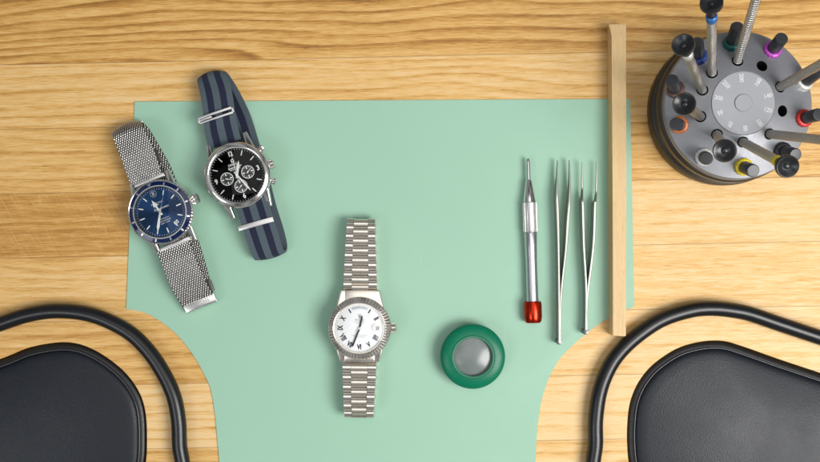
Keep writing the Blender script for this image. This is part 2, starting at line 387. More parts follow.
# ------------------------------------------------------------------ the bench top with its two arm rest openings
padL = [(0,359),(28,348),(56,342.7),(76,343.6),(94,350.2),(110,360.2),(123,371),(133.5,383.5),(141.3,398),(145.4,415),(146.5,438),(145,465),(136,500),(112,540),(60,566),(-20,572),(-95,545),(-130,490),(-128,430),(-90,392),(-45,373)]
padR = [(645,373.3),(657,361.5),(677.4,348.6),(700,342),(722,341),(742,346.3),(778,359),(820,373),(862,387),(905,408),(940,445),(944,500),(905,550),(830,574),(750,570),(680,548),(642,508),(630,467),(627.4,445),(627.5,424),(629.8,404.5),(635.8,387.5)]
def pad_outline(px):
    pts = cr([P(*p) for p in px], 12, True); return resample(pts, n=260, closed=True)[0]
oL, oR = pad_outline(padL), pad_outline(padR)
bench = prism([(-620, -380), (620, -380), (620, 330), (-620, 330)], [[tuple(p[:2]) for p in oL], [tuple(p[:2]) for p in oR]], -24, 0, 0.7, 2)
tag(obj('bench_top', bench, 'oak', smooth=None), kind='structure')
under = new(); box(under, (0, -25, -31), (1236, 706, 13))
tag(obj('bench_underside', under, 'oak', smooth=None), kind='structure')

def pad(name, o_, label, place):
    cx = sum((p.x for p in o_))/len(o_); cy = sum((p.y for p in o_))/len(o_); C = Vector((cx, cy, 0)); n = len(o_)
    root = empty(name, (cx, cy, -24)); tag(root, label, 'arm rest', 'black arm rests let into the bench')
    nor = []
    for i in range(n):
        t = (o_[(i+3) % n]-o_[i-3]); nor.append(Vector((t.y, -t.x, 0)).normalized())
    if (o_[0]+nor[0]-C).length > (o_[0]-C).length: nor = [-v for v in nor]
    def rings(prof):
        out = []
        for d, z in prof: out.append([(p+nv*d).xy.to_3d()+Vector((0, 0, z)) for p, nv in zip(o_, nor)])
        return out
    def skin(bm, rg):
        vr = [[bm.verts.new(p) for p in r] for r in rg]
        for A, B in zip(vr, vr[1:]):
            for k in range(n): bm.faces.new([A[k], A[(k+1) % n], B[(k+1) % n], B[k]])
        return vr
    bm = new(); skin(bm, rings([(0.25, -24), (0.25, -6), (0.9, -3.2), (2.2, -1.9), (3.5, -1.6), (4.1, -1.5), (4.2, -24)]))
    obj('edge_trim', bm, 'black_edge', root, 50, world=True)
    bm = new(); skin(bm, rings([(4.0, -24), (4.0, -1.0), (4.12, -0.55), (4.4, -0.25), (4.7, -0.2), (5.0, -0.35), (5.2, -0.7), (5.25, -1.6), (5.3, -24)])); obj('piping', bm, 'piping', root, 60, world=True)
    bm = new(); rg = rings([(5.15, -24), (5.15, -2.2), (5.8, -1.1), (7.2, -0.35), (9.0, 0.15)])
    last = rg[-1]
    for k in range(1, 18):
        t = k/18; rg.append([p.lerp(Vector((cx, cy, 0)), t).xy.to_3d()+Vector((0, 0, 0.15+4.2*(1-(1-t)**2.2))) for p in last])
    vr = skin(bm, rg); c = bm.verts.new((cx, cy, 4.35))
    for k in range(n): bm.faces.new([vr[-1][k], vr[-1][(k+1) % n], c])
    obj('cushion', bm, 'leather', root, 60, world=True)
pad('arm_rest', oL, 'padded black leather arm rest let into the bench at the bottom left corner', 'l')
pad('arm_rest', oR, 'padded black leather arm rest let into the bench below the round screwdriver stand', 'r')

# the bent black tubes
def rail(px, label):
    pts = cr([P(a, b, 6.2) for a, b in px], 10); pts = resample(pts, 3.0)[0]
    bm = new(); tube(bm, pts, 4.65, 28)
    o = obj('bent_tube', bm, 'black_tube', smooth=60, origin=pts[len(pts)//2]-Vector((0, 0, 4.65)))
    tag(o, label, 'tube', 'bent black tubes round the arm rests')
rail([(-240,480),(-225,420),(-170,378),(-90,352),(-40,337.5),(0,324),(30,314.5),(60,311),(94,315.6),(127,331),(148,350.5),(163.5,373.5),(174,397),(178.6,422),(179.6,446),(183,475),(176,530),(150,580)],
     'bent black tube curving round the left arm rest, under the steel mesh watch')
rail([(640,580),(604,540),(591,500),(593,464),(595.6,444),(595.6,421),(599,395),(606,374),(617,355.5),(635,337.5),(661,320),(690,310.5),(712,308.5),(733,310.5),(750,314),(778,323.5),(820,337.5),(870,354),(950,380),(1010,420),(1030,480)],
     'bent black tube curving round the right arm rest beside the end of the wooden stick')

# ------------------------------------------------------------------ mint sheet
curveL = cr([(126.6,309,0),(143,312,0),(158,319.5,0),(177,334.5,0),(192,353,0),(203,371.5,0),(210.5,388,0),(215,413,0),(217.5,439,0),(219.5,465,0),(220,520,0)], 8)
curveR = cr([(535,520,0),(535.3,465,0),(537,431.5,0),(542,398,0),(553.5,368,0),(568,349.6,0),(587,332.8,0),(609,317.5,0),(634,306.5,0)], 8)
ol = [P(135,101.7)]+[P(135-8.4*t/12, 101.7+207*t/12) for t in range(1, 12)]+[P(p.x, p.y) for p in curveL]+[P(p.x, p.y) for p in curveR]+[P(634-4*t/12, 306.5-207.5*t/12) for t in range(1, 12)]+[P(630,99)]
bm = prism([tuple(p[:2]) for p in ol], [], 0.03, 0.85, 0.12, 1)
tag(obj('work_mat', bm, 'mint', smooth=None, origin=(0, 0, 0)), 'thin mint green work mat with curved cut-outs under the watches and tools', 'work mat')
MZ = 0.9

# ------------------------------------------------------------------ wooden stick
hz = 11.0
bot = [P(607.3, 24.5, MZ), P(607.3, 335, MZ), P(624.8, 336, MZ), P(624.8, 24.5, MZ)]
bm = new()
st_h = 12.0
topo = [P(608.6, 24.2, st_h), P(612.2, 36, st_h), P(612.6, 180, st_h), P(612.6, 335.6, st_h), P(626.0, 336.4, st_h), P(626.4, 180, st_h), P(626.2, 24.2, st_h)]
boto = [P(607.2, 24.9, MZ), P(607.4, 36, MZ), P(607.6, 180, MZ), P(608.4, 334.0, MZ), P(622.0, 335.0, MZ), P(622.2, 180, MZ), P(622.0, 24.9, MZ)]
tv = [bm.verts.new(p) for p in topo]; bv = [bm.verts.new(p) for p in boto]
bm.faces.new(tv); bm.faces.new(bv[::-1])
for i in range(7): bm.faces.new([bv[i], bv[(i+1) % 7], tv[(i+1) % 7], tv[i]])
bmesh.ops.bevel(bm, geom=list(bm.edges), offset=0.35, segments=2, affect='EDGES')
c0 = P(616, 180, MZ)
tag(obj('wooden_stick', bm, 'beech', smooth=30, origin=c0), 'long pale square wooden stick lying upright on the right edge of the mint mat', 'wooden stick')

# ------------------------------------------------------------------ ribbons (straps)
class Ribbon:
    crownf = None
    def __init__(s, secs, n=10):
        q = [tuple(P(*a))+tuple(P(*b)) for a, b in secs]
        out = []; N = len(q)
        for i in range(N-1):
            a, b, c, d = q[max(i-1, 0)], q[i], q[i+1], q[min(i+2, N-1)]
            for k in range(n):
                t = k/n; t2 = t*t; t3 = t2*t
                out.append([0.5*((2*b[j])+(c[j]-a[j])*t+(2*a[j]-5*b[j]+4*c[j]-d[j])*t2+(3*b[j]-a[j]-3*c[j]+d[j])*t3) for j in range(6)])
        out.append(list(q[-1]))
        s.L = [Vector(o[:3]) for o in out]; s.R = [Vector(o[3:]) for o in out]
        s.d = [0.0]
        for i in range(len(out)-1):
            s.d.append(s.d[-1]+((s.L[i+1]+s.R[i+1])/2-(s.L[i]+s.R[i])/2).length)
        s.len = s.d[-1]; s.w = sum((a-b).length for a, b in zip(s.L, s.R))/len(out)
    def at(s, u, v):
        u = max(0, min(s.len-1e-4, u)); i = max(j for j in range(len(s.d)) if s.d[j] <= u); i = min(i, len(s.d)-2)
        t = (u-s.d[i])/(s.d[i+1]-s.d[i]); l = s.L[i].lerp(s.L[i+1], t); r = s.R[i].lerp(s.R[i+1], t)
        i0, i1 = max(i-1, 0), min(i+2, len(s.d)-1)
        tg = ((s.L[i1]+s.R[i1])-(s.L[i0]+s.R[i0])).normalized(); cr_ = (r-l).normalized(); nn = cr_.cross(tg).normalized()
        return l.lerp(r, v)+nn*(s.crownf(u)*(1-(2*v-1)**2) if s.crownf else 0), tg, cr_, nn
    def surface(s, bm, thick, step=1.2, nv=8, crown=0.0):
        uvl = bm.loops.layers.uv.verify(); nu = int(s.len/step); G = []
        for i in range(nu+1):
            u = s.len*i/nu; row = []
            for j in range(nv+1):
                v = j/nv; p, tg, c_, nn = s.at(u, v); e = (crown(u) if callable(crown) else crown)*(1-(2*v-1)**2)
                row.append((bm.verts.new(p+nn*(thick/2+e)), bm.verts.new(p-nn*(thick/2-e)), u, v))
            G.append(row)
        def q(vs, uv):
            f = bm.faces.new(vs)
            for l, t in zip(f.loops, uv): l[uvl].uv = t
        for i in range(nu):
            for j in range(nv):
                a, b, c, d = G[i][j], G[i][j+1], G[i+1][j+1], G[i+1][j]
                uv = [(x[2], x[3]) for x in (a, b, c, d)]
                q([x[0] for x in (a, b, c, d)], uv); q([x[1] for x in (d, c, b, a)], uv[::-1])
            for j, o_ in ((0, 0), (nv, 0)):
                a, d = G[i][j], G[i+1][j]; q([a[0], d[0], d[1], a[1]], [(a[2], a[3]), (d[2], d[3]), (d[2], d[3]), (a[2], a[3])])
        for i in (0, nu):
            for j in range(nv):
                a, b = G[i][j], G[i][j+1]; q([a[0], b[0], b[1], a[1]], [(a[2], a[3]), (b[2], b[3]), (b[2], b[3]), (a[2], a[3])])

def clock(deg):      # clockwise angle from 12 -> unit vector in the watch frame
    a = math.radians(deg); return Vector((math.sin(a), math.cos(a), 0))
def hand(bm, deg, outline, z, th=0.25):
    """outline: (along, half width) pairs of a symmetric flat hand"""
    d = clock(deg); s = Vector((d.y, -d.x, 0)); pts = [d*a+s*b for a, b in outline]+[d*a-s*b for a, b in reversed(outline) if b > 1e-6]
    lo = [bm.verts.new(p+Vector((0, 0, z))) for p in pts]; hi = [bm.verts.new(p+Vector((0, 0, z+th))) for p in pts]
    bm.faces.new(hi); bm.faces.new(lo[::-1]); n = len(pts)
    for i in range(n): bm.faces.new([lo[i], lo[(i+1) % n], hi[(i+1) % n], hi[i]])
def bar(bm, deg, r0, r1, wd, z, th=0.25, bev=0.0):
    box(bm, (0, (r0+r1)/2, z+th/2), (wd, r1-r0, th), RZ(-deg), bev, 1)
def disc(bm, c, r, z0, z1, seg=40): lathe(bm, [(r, z0), (r, z1)], seg, T((c[0], c[1], 0)))
def ring(bm, c, r0, r1, z0, z1, seg=64):
    lathe(bm, [(r0, z0), (r0, z1), (r1, z1), (r1, z0), (r0, z0)], seg, T((c[0], c[1], 0)), cap=False); bmesh.ops.remove_doubles(bm, verts=bm.verts, dist=1e-5)
def crown(root, r_case, z, deg, rad, ln, mat, name='crown', stem=1.0, teeth=26):
    d = clock(deg); Mx = Matrix.Translation(d*(r_case+stem)+Vector((0, 0, z))) @ RZ(90-deg) @ Matrix.Rotation(PI/2, 4, 'Y')
    bm = new(); md = lambda i, a: ((0.14*rad*0.6 if math.sin(a*teeth/1.0) > 0 else 0) if 1 <= i <= 3 else 0, 0)
    lathe(bm, [(rad*.5, -stem-1.2), (rad*.5, 0), (rad*.92, 0.02), (rad*.92, ln*.82), (rad*.8, ln), (0, ln+.12)] if False else [(rad*.5, -stem-1.2), (rad*.92, 0.0), (rad*.92, ln*.4), (rad*.92, ln*.82), (rad*.72, ln), (rad*.3, ln+.15)], teeth*4, Mx, mod=md)
    return obj(name, bm, mat, root, 30)
def lug(bm, sx, sy, xa, xb, y0, y1, z0, z1, zt0, zt1, xin=0.0, bev=0.5):
    """lug from the case (y0) out to its tip (y1); inner x xa, outer xb"""
    p = []
    for zz in (0, 1):
        for (x, y) in ((xa, y0), (xb, y0), (xb-xin, y1), (xa, y1)):
            z = (z0, z1)[zz] if y == y0 else (zt0, zt1)[zz]; p.append(Vector((sx*x, sy*y, z)))
    if sx*sy < 0: p = p[:4][::-1]+p[4:][::-1]
    hexa(bm, p, bev, 3)

# ------------------------------------------------------------------ watch 1: white dial, fluted bezel, three piece link bracelet
def white_watch():
    zt = 17.0; c = P(359.4, 328.4, zt); root = empty('wristwatch', (c.x, c.y, MZ), math.radians(-0.6))
    tag(root, 'silver wristwatch with white roman numeral dial, fluted bezel and link bracelet', 'wristwatch')
    k = S*(H-zt)/H
    R = 31.9*k; RD = 24.6*k; Z = zt-MZ
    bm = new(); lathe(bm, [(0, Z-10.5), (R*.80, Z-10.2), (R*.93, Z-8.5), (R*.985, Z-6.5), (R*.985, Z-3.2), (R*.955, Z-2.6), (0, Z-2.6)], 96); case = obj('case', bm, 'gold_white', root, 30)
    for sx in (-1, 1):
        for sy in (-1, 1):
            bm = new(); lug(bm, sx, sy, 8.4, 15.4, 9.0, 22.8 if sy > 0 else 21.0, Z-8.8, Z-2.9, Z-8.5, Z-4.6, 3.4, 0.8); obj('lug', bm, 'gold_white', root, 40)
    for sy in (-1, 1):
        bm = new(); ye = sy*(22.9 if sy > 0 else 21.2); hexa(bm, [Vector(q) for q in ((-8.6, sy*17, Z-6.5), (8.6, sy*17, Z-6.5), (9.3, ye, Z-6.8), (-9.3, ye, Z-6.8), (-8.6, sy*17, Z-2.9), (8.6, sy*17, Z-2.9), (9.3, ye, Z-3.9), (-9.3, ye, Z-3.9))], 0.5, 2)
        obj('end_link', bm, 'gold_brushed', root, 40)
    # fluted bezel
    NF = 60
    def md(i, a):
        s = abs(((a*NF/(2*PI)) % 1.0)-0.5)*2
        return (0.0, 0.0) if i in (0, 4, 5) else (0.0, -0.34*s if i in (2, 1) else (-0.25*s if i == 3 else 0))
    bm = new(); lathe(bm, [(R*.985, Z-2.8), (R*.985, Z-1.35), (R*.97, Z-1.05), (RD+1.35, Z+0.2), (RD+.95, Z+0.35), (RD+.35, Z+0.1), (RD+.25, Z-1.7)], NF*6, mod=md, cap=False); obj('bezel', bm, 'gold_white', root, None)
    bm = new(); disc(bm, (0, 0), RD+.3, Z-1.9, Z-1.6, 96); dial = obj('dial', bm, 'dial_white', root, 30)
    zd = Z-1.6
    bm = new(); ring(bm, (0, 0), RD-.55, RD+.26, zd, zd+.55, 96); obj('chapter_ring', bm, 'gold_white', dial, 30)
    bm = new()
    for i in range(60): bar(bm, i*6, RD-1.15, RD-.62, 0.13 if i % 5 else .24, zd, .03)
    obj('minute_track', bm, 'print_black', dial, None)
    rn = {2: 'II', 4: 'IIII', 5: 'V', 6: 'VI', 7: 'VII', 8: 'VIII', 9: 'IX', 10: 'X'}
    for h_, s in rn.items():
        d = clock(h_*30)*(RD-3.3); rot = -h_*30+(180 if 3 < h_ < 9 else 0)
        bm = text_bm(s, 4.3, T((d.x, d.y, zd+.1)) @ RZ(rot) @ Matrix.Scale(.68, 4, (1, 0, 0)), .12, 1.0, bold=.17); obj('numeral', bm, 'print_black', dial, None)
    for h_ in (1, 11):
        bm = new(); bar(bm, h_*30, RD-4.3, RD-1.7, .75, zd, .25); obj('numeral', bm, 'print_black', dial, None)
    # day window arc with small letters
    bm = new(); seg = 24; a0, a1 = -24, 24
    r0, r1 = RD-3.3, RD-1.35
    for i in range(seg):
        p = [clock(a0+(a1-a0)*(i+t)/seg)*r for t, r in ((0, r0), (1, r0), (1, r1), (0, r1))]
        hexa(bm, [q+Vector((0, 0, zd+.005)) for q in p]+[q+Vector((0, 0, zd+.04)) for q in p])
    bmesh.ops.remove_doubles(bm, verts=bm.verts, dist=1e-4)
    obj('day_window', bm, simple('day_disc', (0.70, 0.71, 0.73), 0.5), dial, None)
    bm = new(); wd = 'WEDNESDAY'
    for i, ch in enumerate(wd):
        a = (i-(len(wd)-1)/2)*4.7; d = clock(a)*(RD-2.35)
        add_bm(bm, text_bm(ch, 1.5, T((d.x, d.y, zd+.07)) @ RZ(-a), .03, bold=.03))
    obj('day_text', bm, 'print_grey', dial, None)
    # date window under a magnifier at three
    bm = new(); box(bm, (RD-3.9, 0, zd+.03), (2.9, 2.5, .06)); obj('date_window', bm, 'print_white', dial, None)
    obj('date_number', text_bm('22', 2.3, T((RD-3.9, 0, zd+.1)) @ Matrix.Scale(.85, 4, (1, 0, 0)), .04, bold=.05), 'print_black', dial, None)
    # crown emblem: five points with round tips over an oval
    bm = new()
    for i in range(5):
        a = (i-2)*19; tip = Vector((math.sin(math.radians(a))*1.35*1.0, math.cos(math.radians(a))*1.5-0.1, 0)); b = Vector(((i-2)*.22, -.55, 0)); s = Vector((.13, 0, 0))
        o_ = Vector((0, 6.9, zd)); p = [b-s+o_, b+s+o_, tip+s*.5+o_, tip-s*.5+o_]
        hexa(bm, p+[q+Vector((0, 0, .15)) for q in p]); disc(bm, (tip.x, tip.y+6.9), .17, zd, zd+.18, 10)
    lathe(bm, [(.62, zd), (.62, zd+.16)], 20, T((0, 6.25, 0)) @ Matrix.Scale(.4, 4, (0, 1, 0)))
    obj('emblem', bm, 'print_grey', dial, None)
    bm = text_bm('ROLEX', 1.55, T((0, 5.0, zd+.05)), .03, 1.1, bold=.04); add_bm(bm, text_bm('OYSTER PERPETUAL', .80, T((0, 3.8, zd+.05)), .02, 1.05))
    add_bm(bm, text_bm('DAY-DATE', .80, T((0, 2.9, zd+.05)), .02, 1.05))
    add_bm(bm, text_bm('SUPERLATIVE CHRONOMETER', .72, T((0, -4.4, zd+.05)), .02, 1.0)); add_bm(bm, text_bm('OFFICIALLY CERTIFIED', .72, T((0, -5.4, zd+.05)), .02, 1.0))
    obj('dial_text', bm, 'print_grey', dial, None)
    bm = new(); hand(bm, 12, [(-2.0, .38), (0, .52), (6.8, .50), (7.9, .0)], zd+.55); obj('hour_hand', bm, 'hand_black', root, None)
    bm = new(); hand(bm, 200.4, [(-2.4, .34), (0, .46), (11.0, .44), (12.3, .0)], zd+.95); obj('minute_hand', bm, 'hand_black', root, None)
    bm = new(); hand(bm, 38.7, [(-3.4, .12), (0, .12), (12.2, .05)], zd+1.3, .12); disc(bm, (0, 0), .7, zd+1.25, zd+1.5, 20); obj('second_hand', bm, 'steel', root, None)
    bm = new(); lathe(bm, [(RD+.3, Z-.6), (RD+.3, Z+.55), (RD-.1, Z+.75), (0, Z+.8)], 96, cap=False)
    crys = obj('crystal', bm, 'crystal', root, 30)
    bm = new(); lathe(bm, [(2.15, Z+.78), (2.0, Z+1.0), (1.2, Z+1.25), (0, Z+1.33)], 32, T((RD-3.9, 0, 0)), cap=False); obj('date_magnifier', bm, 'crystal', crys, 40)
    crown(root, R*.98, Z-5.6, 90, 3.0, 2.9, 'gold_white', stem=.4, teeth=28)
    # bracelet
    hT, hB = (328.4-219.3)*S*.975, (420-328.4)*S*.975
    path = [(23.0, Z-5.3), (33, Z-4.2), (45, Z-3.6), (hT-8, Z-4.6), (hT-2.6, Z-7.4), (hT-1.2, 7.0), (hT-3.5, 3.2), (hT-10, 1.6), (30, 1.6), (0, 1.6), (-30, 1.6), (-hB+10, 1.6), (-hB+3.5, 3.0), (-hB+1.2, 7.0), (-hB+2.6, Z-7.0), (-hB+8, Z-4.4), (-40, Z-3.9), (-31, Z-4.2), (-21.3, Z-5.0)]
    pts = cr([(0, a, b) for a, b in path], 12); _, L = resample(pts, 6.0); n = int(round(L/6.05))
    fine, _ = resample(pts, n=n*4)
    def width(i):
        y = abs(fine[min(i, len(fine)-1)].y); return 20.4-(y-23)*.085 if y > 23 else 16.6
    def piece(bm, i, x0, x1, ln, hh, mi):
        i = max(1, min(len(fine)-2, i)); p = fine[i]; t = (fine[i+1]-fine[i-1]).normalized(); nn = Vector((1, 0, 0)).cross(t).normalized()
        A, B = [], []
        prof = [(-.5, -.8), (-.5, -.25), (-.47, .12), (-.40, .45), (-.29, .72), (-.15, .9), (0, .96), (.15, .9), (.29, .72), (.40, .45), (.47, .12), (.5, -.25), (.5, -.8)]
        for (a, b) in prof:
            q = p+t*(a*ln)+nn*(b*hh); A.append(bm.verts.new(q+Vector((x0, 0, 0)))); B.append(bm.verts.new(q+Vector((x1, 0, 0))))
        fs = [bm.faces.new(A), bm.faces.new(B[::-1])]; m = len(prof)
        for j in range(m): fs.append(bm.faces.new([A[j], A[(j+1) % m], B[(j+1) % m], B[j]]))
        for f in fs: f.material_index = mi
    # normal of the path must point outwards (up on the top run)
    for r in range(n):
        i = r*4+2; W = width(i)/2; cw = W*.50
        bm = new()
        piece(bm, i, -W, -cw-.12, 5.85, 1.9, 0); piece(bm, i, cw+.12, W, 5.85, 1.9, 0); piece(bm, i+2 if r < n-1 else i, -cw+.02, cw-.02, 5.75, 1.9, 1)
        if r == 0: piece(bm, 1, -cw+.02, cw-.02, 4.6, 1.7, 1)
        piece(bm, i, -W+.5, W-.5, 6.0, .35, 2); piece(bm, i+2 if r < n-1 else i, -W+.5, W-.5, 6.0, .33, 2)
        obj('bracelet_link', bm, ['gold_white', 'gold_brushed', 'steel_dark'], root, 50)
white_watch()

# ------------------------------------------------------------------ watch 2: blue dial on a steel mesh band
def blue_watch():
    zt = 19.0; c = P(159.7, 212.0, zt); rot = 22.0; root = empty('wristwatch', (c.x, c.y, MZ), math.radians(rot))
    tag(root, 'steel wristwatch with blue dial and blue bezel on a woven steel mesh band', 'wristwatch')
    k = S*(H-zt)/H; R = 33.0*k; RD = 25.6*k; Z = zt-MZ
    bm = new(); lathe(bm, [(0, Z-12), (R*.78, Z-11.5), (R*.93, Z-9), (R*.99, Z-7), (R*.99, Z-3.2), (R*.93, Z-2.2), (0, Z-2.2)], 96); obj('case', bm, 'steel', root, 30)
    for sx in (-1, 1):
        for sy in (-1, 1):
            bm = new(); lug(bm, sx, sy, 10.2, 13.9, 11.0, 23.4, Z-9.6, Z-3.2, Z-11.5, Z-7.4, 1.0, .7); obj('lug', bm, 'steel', root, 40)
    bm = new(); md = lambda i, a: ((0.22 if math.sin(a*60) > 0 else 0) if i in (0, 1) else 0, 0)
    lathe(bm, [(R*.975, Z-2.3), (R*.975, Z-1.0), (R*.95, Z-.55), (R*.935, Z-.75), (R*.935, Z-2.3)], 360, cap=False, mod=md); bz = obj('bezel', bm, 'steel', root, 30)
    bm = new(); lathe(bm, [(R*.935, Z-1.0), (R*.93, Z-.72), (RD+.75, Z-.05), (RD+.7, Z-.5)], 128, cap=False); obj('bezel_insert', bm, 'bezel_blue', bz, 40)
    bm = new(); ring(bm, (0, 0), RD+.15, RD+.78, Z-1.4, Z+.05, 128); obj('inner_rim', bm, 'steel', bz, 30)
    def slope(r): return Z-.05+(r-(RD+.75))*(-.67)/(R*.93-RD-.75)
    for i in range(12):
        wd = .62 if i else 2.6
        d = clock(i*30); s = Vector((d.y, -d.x, 0)); r0, r1 = RD+1.0, R*.91
        if i == 0: pts = [d*r1-s*1.5, d*r1+s*1.5, d*r0+s*.1, d*r0-s*.1]
        else: pts = [d*r1-s*.46, d*r1+s*.46, d*r0+s*.46, d*r0-s*.46]
        bm = new(); hexa(bm, [q+Vector((0, 0, slope(q.length)+.01)) for q in pts]+[q+Vector((0, 0, slope(q.length)+.10)) for q in pts]); obj('bezel_marker', bm, 'steel_brushed', bz, None)
    bm = new(); disc(bm, (0, 0), RD+.2, Z-2.4, Z-2.0, 96); dial = obj('dial', bm, 'dial_blue', root, 30); zd = Z-2.0
    bm = new(); lathe(bm, [(RD-.55, zd+.02), (RD+.16, Z-.4), (RD+.2, Z-2)], 128, cap=False); obj('chapter_ring', bm, 'steel_brushed', dial, 30)
    bm = new()
    for i in range(60): bar(bm, i*6, RD-1.7, RD-.9, .15, zd, .04)
    obj('minute_track', bm, 'print_white', dial, None)
    for i in range(12):
        if i == 0: continue
        bm = new(); bar(bm, i*30, RD-5.0 if i % 3 else RD-5.2, RD-2.1, .72, zd, .4, .1); obj('hour_marker', bm, 'lume', dial, None)
    # logo: winged B like emblem at twelve
    bm = text_bm('B', 3.1, T((0, RD-3.6, zd+.2)), .12, bold=.08); ring(bm, (0, RD-3.6), 1.75, 2.0, zd, zd+.15, 24)
    obj('emblem', bm, 'steel', dial, None)
    bm = text_bm('BREITLING', 1.4, T((0, 5.8, zd+.06)), .03, 1.1); add_bm(bm, text_bm('1884', .9, T((0, 4.6, zd+.06)), .03))
    add_bm(bm, text_bm('Superocean', 2.1, T((1.2, 2.2, zd+.06)), .03, .95, .35, .0))
    add_bm(bm, text_bm('AUTOMATIC', 1.1, T((.6, -4.3, zd+.06)), .03, 1.05)); add_bm(bm, text_bm('CHRONOMETRE', 1.0, T((.6, -5.7, zd+.06)), .03, 1.0)); add_bm(bm, text_bm('500M / 1650FT', 1.0, T((.6, -7.0, zd+.06)), .03, 1.0))
    obj('dial_text', bm, 'print_white', dial, None)
    d = clock(144)*(RD-4.1)
    bm = new(); box(bm, (0, 0, .05), (2.5, 2.0, .1), T((d.x, d.y, zd)) @ RZ(-54+90-rot)); obj('date_window', bm, 'print_white', dial, None)
    obj('date_number', text_bm('24', 1.8, T((d.x, d.y, zd+.13)) @ RZ(-18), .02, bold=.04), 'print_black', dial, None)
    bm = new(); hand(bm, -14.5, [(-2, .5), (4.3, .55), (4.4, 1.55), (8.6, 0)], zd+.6); obj('hour_hand', bm, 'lume', root, None)
    bm = new(); hand(bm, 209, [(-2.5, .35), (0, .5), (9.0, .85), (12.2, 0)], zd+1.0); obj('minute_hand', bm, 'lume', root, None)
    bm = new(); hand(bm, 33, [(-4, .14), (0, .14), (13, .06)], zd+1.35, .1); disc(bm, (0, 0), .85, zd+1.3, zd+1.55, 20); obj('second_hand', bm, 'steel', root, None)
    bm = new(); lathe(bm, [(RD+.2, Z-1.2), (RD+.2, Z), (RD*.7, Z+.35), (RD*.35, Z+.5), (0, Z+.55)], 96, cap=False); obj('crystal', bm, 'crystal', root, 40)
    crown(root, R*.98, Z-6.3, 90, 3.1, 3.3, 'steel', stem=1.2, teeth=24)
    # mesh band
    up = Ribbon([((131,186,12),(162,173.5,12)), ((122,160,14.5),(153,147,14.5)), ((115,141,13),(144.5,128.5,13)), ((112.2,135,9),(141.5,123,9)), ((113,134.5,4.5),(142.5,122.5,4.5)),
                 ((119,141,2.6),(149.5,130,2.6)), ((127,157,2.4),(159,146,2.4)), ((139,180,2.4),(171,168,2.4)), ((153,215,2.4),(184,203,2.4)), ((168,250,2.4),(198,240,2.4)), ((177,275,2.4),(206,266,2.4)), ((184,303,3.2),(213,292,3.2))])
    dn = Ribbon([((157.5,252,12),(189.5,240,12)), ((162,264,14),(193.5,252,14)), ((169,283,13),(200.5,270,13)), ((179,301,9.5),(209.5,289,9.5)), ((184.5,309,6.5),(214.5,297,6.5))])
    def meshband(rb):
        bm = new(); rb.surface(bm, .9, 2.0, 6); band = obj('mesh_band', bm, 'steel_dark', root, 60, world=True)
        bm = new(); pu, nvv = 1.36, 13; nu = int(rb.len/pu)
        tmpl = []
        for side in (1, -1):
            for i in range(nu):
                for j in range(nvv):
                    v = (j+.5+(.5 if i % 2 else 0)-.25)/nvv
                    p, tg, c_, nn = rb.at((i+.5)*pu, v); nn = nn*side
                    a = (tg*.80+c_*.60*side).normalized(); b = nn.cross(a).normalized(); o_ = p+nn*.42
                    la, lb, lh = 1.08, .42, .48
                    base = [bm.verts.new(o_+a*la*math.cos(t)+b*lb*math.sin(t)) for t in [q*PI/3 for q in range(6)]]
                    mid = [bm.verts.new(o_+a*la*.62*math.cos(t)+b*lb*.62*math.sin(t)+nn*lh*.8) for t in [q*PI/3 for q in range(6)]]
                    tp = bm.verts.new(o_+nn*lh)
                    for q in range(6):
                        q2 = (q+1) % 6; bm.faces.new([base[q], base[q2], mid[q2], mid[q]]); bm.faces.new([mid[q], mid[q2], tp])
        obj('woven_wire', bm, 'mesh_wire', band, 80, world=True)
        return band
    up.crownf = lambda u: .35+1.9*math.exp(-((u-up.d[34])/5.5)**2); dn.crownf = lambda u: .6*math.exp(-((u-dn.len*.55)/9)**2)
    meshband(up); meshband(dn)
    # end bar where the band meets the lugs, adjusting clip on the return, clasp plate
    for sy in (1, -1):
        bm = new(); box(bm, (0, sy*21.0, Z-7.0), (19.8, 2.4, 2.6), None, .5, 3); obj('end_bar', bm, 'steel_brushed', root, 40)
    p = [P(182.5, 305.5, 3), P(187, 313.8, 3), P(218, 301.8, 3), P(214.4, 292.8, 3)]
    q = [P(182.3, 305.2, 8.2), P(186.5, 313.4, 8.2), P(217.3, 301.2, 8.2), P(213.8, 292.6, 8.2)]
    bm = new(); hexa(bm, p+q, .45, 3); clasp = obj('clasp', bm, 'steel', root, 40, world=True)
    ctr = P(200, 303.2, 8.25)
    bm = text_bm('BREITLING', 2.3, T(ctr) @ RZ(21), .03, 1.1, bold=.05); add_bm(bm, text_bm('1884', 1.5, T(ctr+Vector((.9, -1.9, 0))) @ RZ(21), .03, 1.0, bold=.03))
    obj('clasp_engraving', bm, 'print_grey', clasp, None, world=True)
    bm = new(); p = [P(150, 152, 2.6), P(157, 149, 2.6), P(164, 161, 2.6), P(157, 164, 2.6)]
    hexa(bm, [Vector(v) for v in (p[0], p[3], p[2], p[1])]+[v+Vector((0, 0, 2.2)) for v in (p[0], p[3], p[2], p[1])], .4, 2); obj('slide_clip', bm, 'steel_dark', root, 40, world=True)
    bm = new(); p = [P(204, 282, 3), P(211, 279, 3), P(215, 290, 3), P(208, 293, 3)]
    hexa(bm, [p[0], p[3], p[2], p[1]]+[v+Vector((0, 0, 2.6)) for v in (p[0], p[3], p[2], p[1])], .4, 2); obj('clasp_hinge', bm, 'steel_dark', root, 40, world=True)
blue_watch()

